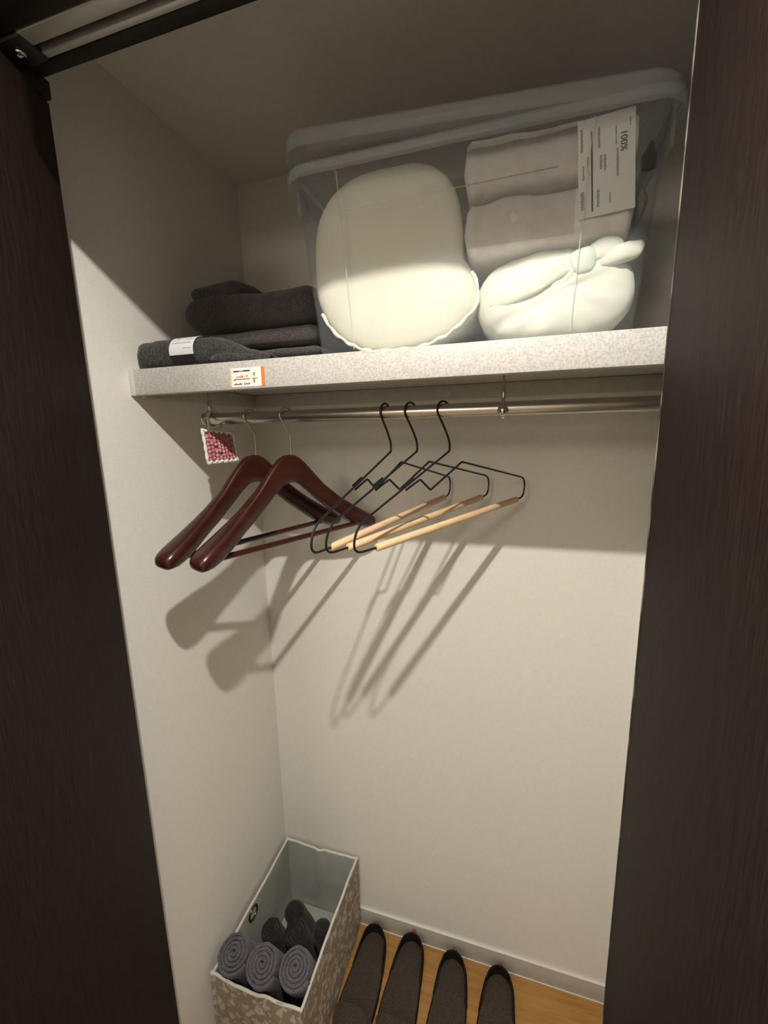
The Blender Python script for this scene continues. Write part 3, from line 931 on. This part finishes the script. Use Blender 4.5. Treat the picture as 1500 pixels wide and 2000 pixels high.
def panel(name, a, b, nrm, mo, mi, sag=0.0, wave=0.002, seed=0, crease=None):
    """Upright cloth panel from a to b; outer skin, lining and rim tape as parts."""
    a, b, nrm = Vector(a), Vector(b), Vector(nrm)
    NU, NV = 26, 12

    def P(u, v, off):
        top = KH + sag * math.sin(math.pi * u) + .0022 * math.sin(u * 21 + seed) * (abs(sag) > 0.001) + wave * .6 * fbm((u * 3, seed, 0), 1.5)
        q = a.lerp(b, u); q.z = .004 + (top - .004) * v
        bow = .004 * math.sin(math.pi * u) * math.sin(math.pi * v * .8) + wave * fbm((u * 4 + seed, v * 3, 1), 1.2)
        if crease is not None: bow += .006 * math.exp(-((u - crease) / .05) ** 2) * v
        return q + nrm * (off - bow * 0.8)
    for nm, o0, o1, mt in (('panel', 0.0, -.0030, mo), ('lining', -.0032, -.0050, mi)):
        g = MB(); rings = []
        for j in range(NV + 1):
            v = j / NV * (1.0 if nm == 'panel' else .99)
            rings.append([P(i / NU, v, o0) for i in range(NU + 1)] + [P(i / NU, v, o1) for i in range(NU, -1, -1)])
        g.loft(rings)
        if nm == 'panel': pn = g.build(nm, mt, bk, ang=60)
        else: g.build(nm, mt, pn, ang=60)
    g = MB(); g.tube([P(i / 40, 1.0, -.0025) + Vector((0, 0, .0005)) for i in range(41)], .0034, 8)
    g.build('rim_tape', RIMT, pn)


panel('front', (KX0, KY0, 0), (KX1, KY0, 0), (0, -1, 0), BASKET, LINING, sag=-.010, wave=.004, seed=1)
panel('right', (KX1, KY0, 0), (KX1, KY1, 0), (1, 0, 0), BASKET, LINING, wave=.003, seed=2)
panel('back', (KX1, KY1, 0), (KX0, KY1, 0), (0, 1, 0), BASKET, LINING, wave=.003, seed=3, crease=.52)
panel('left', (KX0, KY1, 0), (KX0, KY0, 0), (-1, 0, 0), BASKET, LINING, wave=.002, seed=4)
box('base_board', (KX0 + .008, KY0 + .008, .004), (KX1 - .008, KY1 - .008, .026), LINING, bk, .002)
g = MB(); g.tube([(KX0 + .0085, -.213 + .0175 * math.cos(a), .226 + .0165 * math.sin(a)) for a in [2 * math.pi * i / 28 for i in range(28)]], .0028, 8, True)
ey = g.build('eyelet', EYELET, bk)
g = MB(); g.tube([(KX0 + .0062, -.213, .226), (KX0 + .0074, -.213, .226)], .0160, 24)
g.build('eyelet_hole', HOLE, ey)


def towel_roll(end, base, r, mt, label, group, seed, turns=4.5):
    """A rolled towel: a cloth strip wound into a spiral, its end showing the turns."""
    t = thing('rolled_towel', label, 'towel', group)
    end, base = Vector(end), Vector(base)
    ax = (end - base).normalized(); L = (end - base).length
    x = ax.cross(Vector((0.3, 1, 0))).normalized(); y = ax.cross(x)
    th = r / (turns + .35)
    rings = []
    n = int(turns * 26)
    stations = [(0, .0), (L * .3, .0), (L * .6, 0), (L - .014, .0), (L - .005, .0), (L, .35)]
    for i in range(n + 1):
        a = 2 * math.pi * turns * i / n
        rc = th * (.25 + turns * i / n)
        ring = []
        hw = th * .49
        for (s, pinch) in stations:
            bulge = .005 * (1 - rc / r) - .0022 + .0025 * fbm((a * .6, seed, s * 3), 1.0)
            ss = s + (bulge if s > L * .9 else 0)
            k = rc + hw * (1 - pinch) + fbm((math.cos(a) * 1.5 + seed, math.sin(a) * 1.5, s * 12), 1.3) * .0022
            ring.append(base + ax * ss + (x * math.cos(a) + y * math.sin(a)) * k)
        for (s, pinch) in stations[::-1]:
            bulge = .005 * (1 - rc / r) - .0022 + .0025 * fbm((a * .6, seed, s * 3), 1.0)
            ss = s + (bulge if s > L * .9 else 0)
            k = max(.0006, rc - hw * (1 - pinch))
            ring.append(base + ax * ss + (x * math.cos(a) + y * math.sin(a)) * k)
        rings.append(ring)
    MB().loft(rings).build('wound_cloth', mt, t, ang=70)
    g = MB(); g.tube([base - ax * 0.001, base + ax * (L - .008)], th * .42, 10)
    g.build('core', mt, t)
    return t


GB = 'grey-blue towels rolled in the basket'
GK = 'black towels rolled in the basket'
towel_roll((.0530, -.335, .281), (.0585, -.225, .040), .0398, TOWEL_B, 'grey-blue rolled towel at the front left of the basket', GB, 1)
towel_roll((.1318, -.335, .280), (.132, -.225, .040), .0398, TOWEL_B, 'grey-blue rolled towel between the two other grey-blue rolls', GB, 2)
towel_roll((.2095, -.318, .278), (.2055, -.215, .040), .0398, TOWEL_B, 'grey-blue rolled towel at the front right of the basket', GB, 3)
towel_roll((.0820, -.222, .205), (.0800, -.155, .030), .0270, TOWEL_K, 'black rolled towel with spiral end near the basket eyelet', GK, 4, 3.2)
towel_roll((.1480, -.209, .205), (.1460, -.145, .030), .0300, TOWEL_K, 'black rolled towel with spiral end in the middle of the basket', GK, 5, 3.2)


def plain_roll(end, base, r, label, seed):
    t = thing('rolled_towel', label, 'towel', GK)
    end, base = Vector(end), Vector(base)
    P = [base.lerp(end, s) for s in (0, .1, .3, .5, .7, .85, .93, .97, .99, 1.0)]
    rr = [r * .95, r, r, r, r, r * .98, r * .88, r * .68, r * .4, r * .08]
    m_ = MB(); m_.tube(P, rr, 24)
    m_.v = [tuple(Vector(v) + Vector((1, 1, .3)) * fbm((v[0] + seed, v[1], v[2]), 30, 2) * .0018) for v in m_.v]
    m_.build('wound_cloth', TOWEL_K, t, ang=80)
    g = MB(); g.tube([P[1].lerp(P[8], i / 12) + Vector((r * .72, -r * .72, 0)) for i in range(12)], .0012, 6)
    g.build('cloth_edge', TOWEL_K, t)
    return t


plain_roll((.1090, -.158, .198), (.1080, -.088, .030), .0290, 'black rolled towel with smooth end farthest back in the basket', 1)
plain_roll((.2120, -.190, .222), (.2130, -.140, .030), .0275, 'black rolled towel with smooth end against the basket right side', 2)


# ------------------------------------------------------------------ slippers
def slipper(x, y, rot, mirror, label, group):
    """Local: heel at origin, toe along -y."""
    t = thing('slipper', label, 'slipper', group)
    Lg = .262
    ctr = lambda s: mirror * .003 * math.sin(math.pi * min(1, s * 1.05)) ** 1.5
    half = lambda s: interp([(0, .0), (.02, .0165), (.06, .0290), (.13, .0370), (.25, .0420), (.42, .0465), (.60, .0500), (.74, .0505), (.86, .0455), (.94, .033), (.985, .016), (1.0, .0)], s)
    S = [0, .012, .03, .06, .10, .15, .22, .30, .38, .46, .55, .64, .72, .80, .87, .93, .97, .99, 1.0]

    def outline(inset, z, s0=0.0, s1=1.0):
        ss = [s0 + (s1 - s0) * v for v in S]
        Rr = [Vector((ctr(s) + max(0.0004, half(s) - inset), -s * Lg, z)) for s in ss]
        Ll = [Vector((ctr(s) - max(0.0004, half(s) - inset), -s * Lg, z)) for s in ss]
        return Rr + Ll[::-1]
    MB().loft([outline(.002, 0.0005), outline(0, .004), outline(0, .010), outline(.002, .013)]).build('sole', FELTD, t)
    MB().loft([outline(.004, .0128), outline(.004, .0150), outline(.007, .0172)]).build('insole', FELT, t)
    # heel wall: U-shaped, highest at the heel, tapering along the sides
    path = [(s, 1) for s in (.36, .30, .24, .18, .13, .09, .06, .03, .012, .003)] + [(s, -1) for s in (.003, .012, .03, .06, .09, .13, .18, .24, .30, .36)]
    rings = []
    for s, sd in path:
        hgt = interp([(0, .050), (.06, .047), (.15, .038), (.25, .027), (.36, .014)], s)
        o_ = Vector((ctr(s) + sd * half(s), -s * Lg, 0))
        nn = Vector((sd, .0, 0)) if s > .1 else Vector((sd * max(.15, s / .1), 1 - s / .1, 0)).normalized()
        rings.append([o_ + Vector((0, 0, .006)), o_ + nn * .0015 + Vector((0, 0, .006 + (hgt - .006) * .55)), o_ - nn * .003 + Vector((0, 0, hgt)), o_ - nn * .0065 + Vector((0, 0, hgt - .001)), o_ - nn * .0045 + Vector((0, 0, .016)), o_ - nn * .003 + Vector((0, 0, .008))])
    MB().loft(rings).build('heel_wall', FELTD, t, ang=70)
    # vamp over the toes
    rings = []
    for s in (.76, .77, .79, .82, .86, .90, .93, .96, .985):
        hgt = interp([(.60, .060), (.72, .058), (.86, .046), (.95, .034), (.985, .022)], s)
        ring = []
        for k in range(15):
            a = math.pi * k / 14
            ring.append(Vector((ctr(s) + (half(s) + .002) * math.cos(a), -s * Lg, .008 + (hgt - .008) * max(0, math.sin(a)) ** .75)))
        inn = [Vector((ctr(s) + (p.x - ctr(s)) * .94, p.y, .008 + (p.z - .008) * .93)) for p in ring[::-1]]
        rings.append(ring + inn)
    MB().loft(rings).build('vamp', FELT, t, ang=70)
    g = MB(); g.box((-.0055 + ctr(0), -.005, .044), (.0055 + ctr(0), .0015, .0525)); g.build('heel_tab', TAN, t, bevel=.0015)
    t.location = (x, y, 0.0)
    t.rotation_euler = (0, 0, R(rot))
    return t


G1, G2 = 'slippers beside the basket', 'slippers by the right door'
slipper(.3105, -.0230, -1.2, 1, 'brown-grey felt slipper directly against the basket', G1)
slipper(.4230, -.0150, -1.2, -1, 'brown-grey felt slipper, second from the basket', G1)
slipper(.5440, -.0250, -2.0, 1, 'brown-grey felt slipper, third from the basket', G2)
slipper(.6700, -.0250, -2.0, -1, 'brown-grey felt slipper nearest the right door', G2)
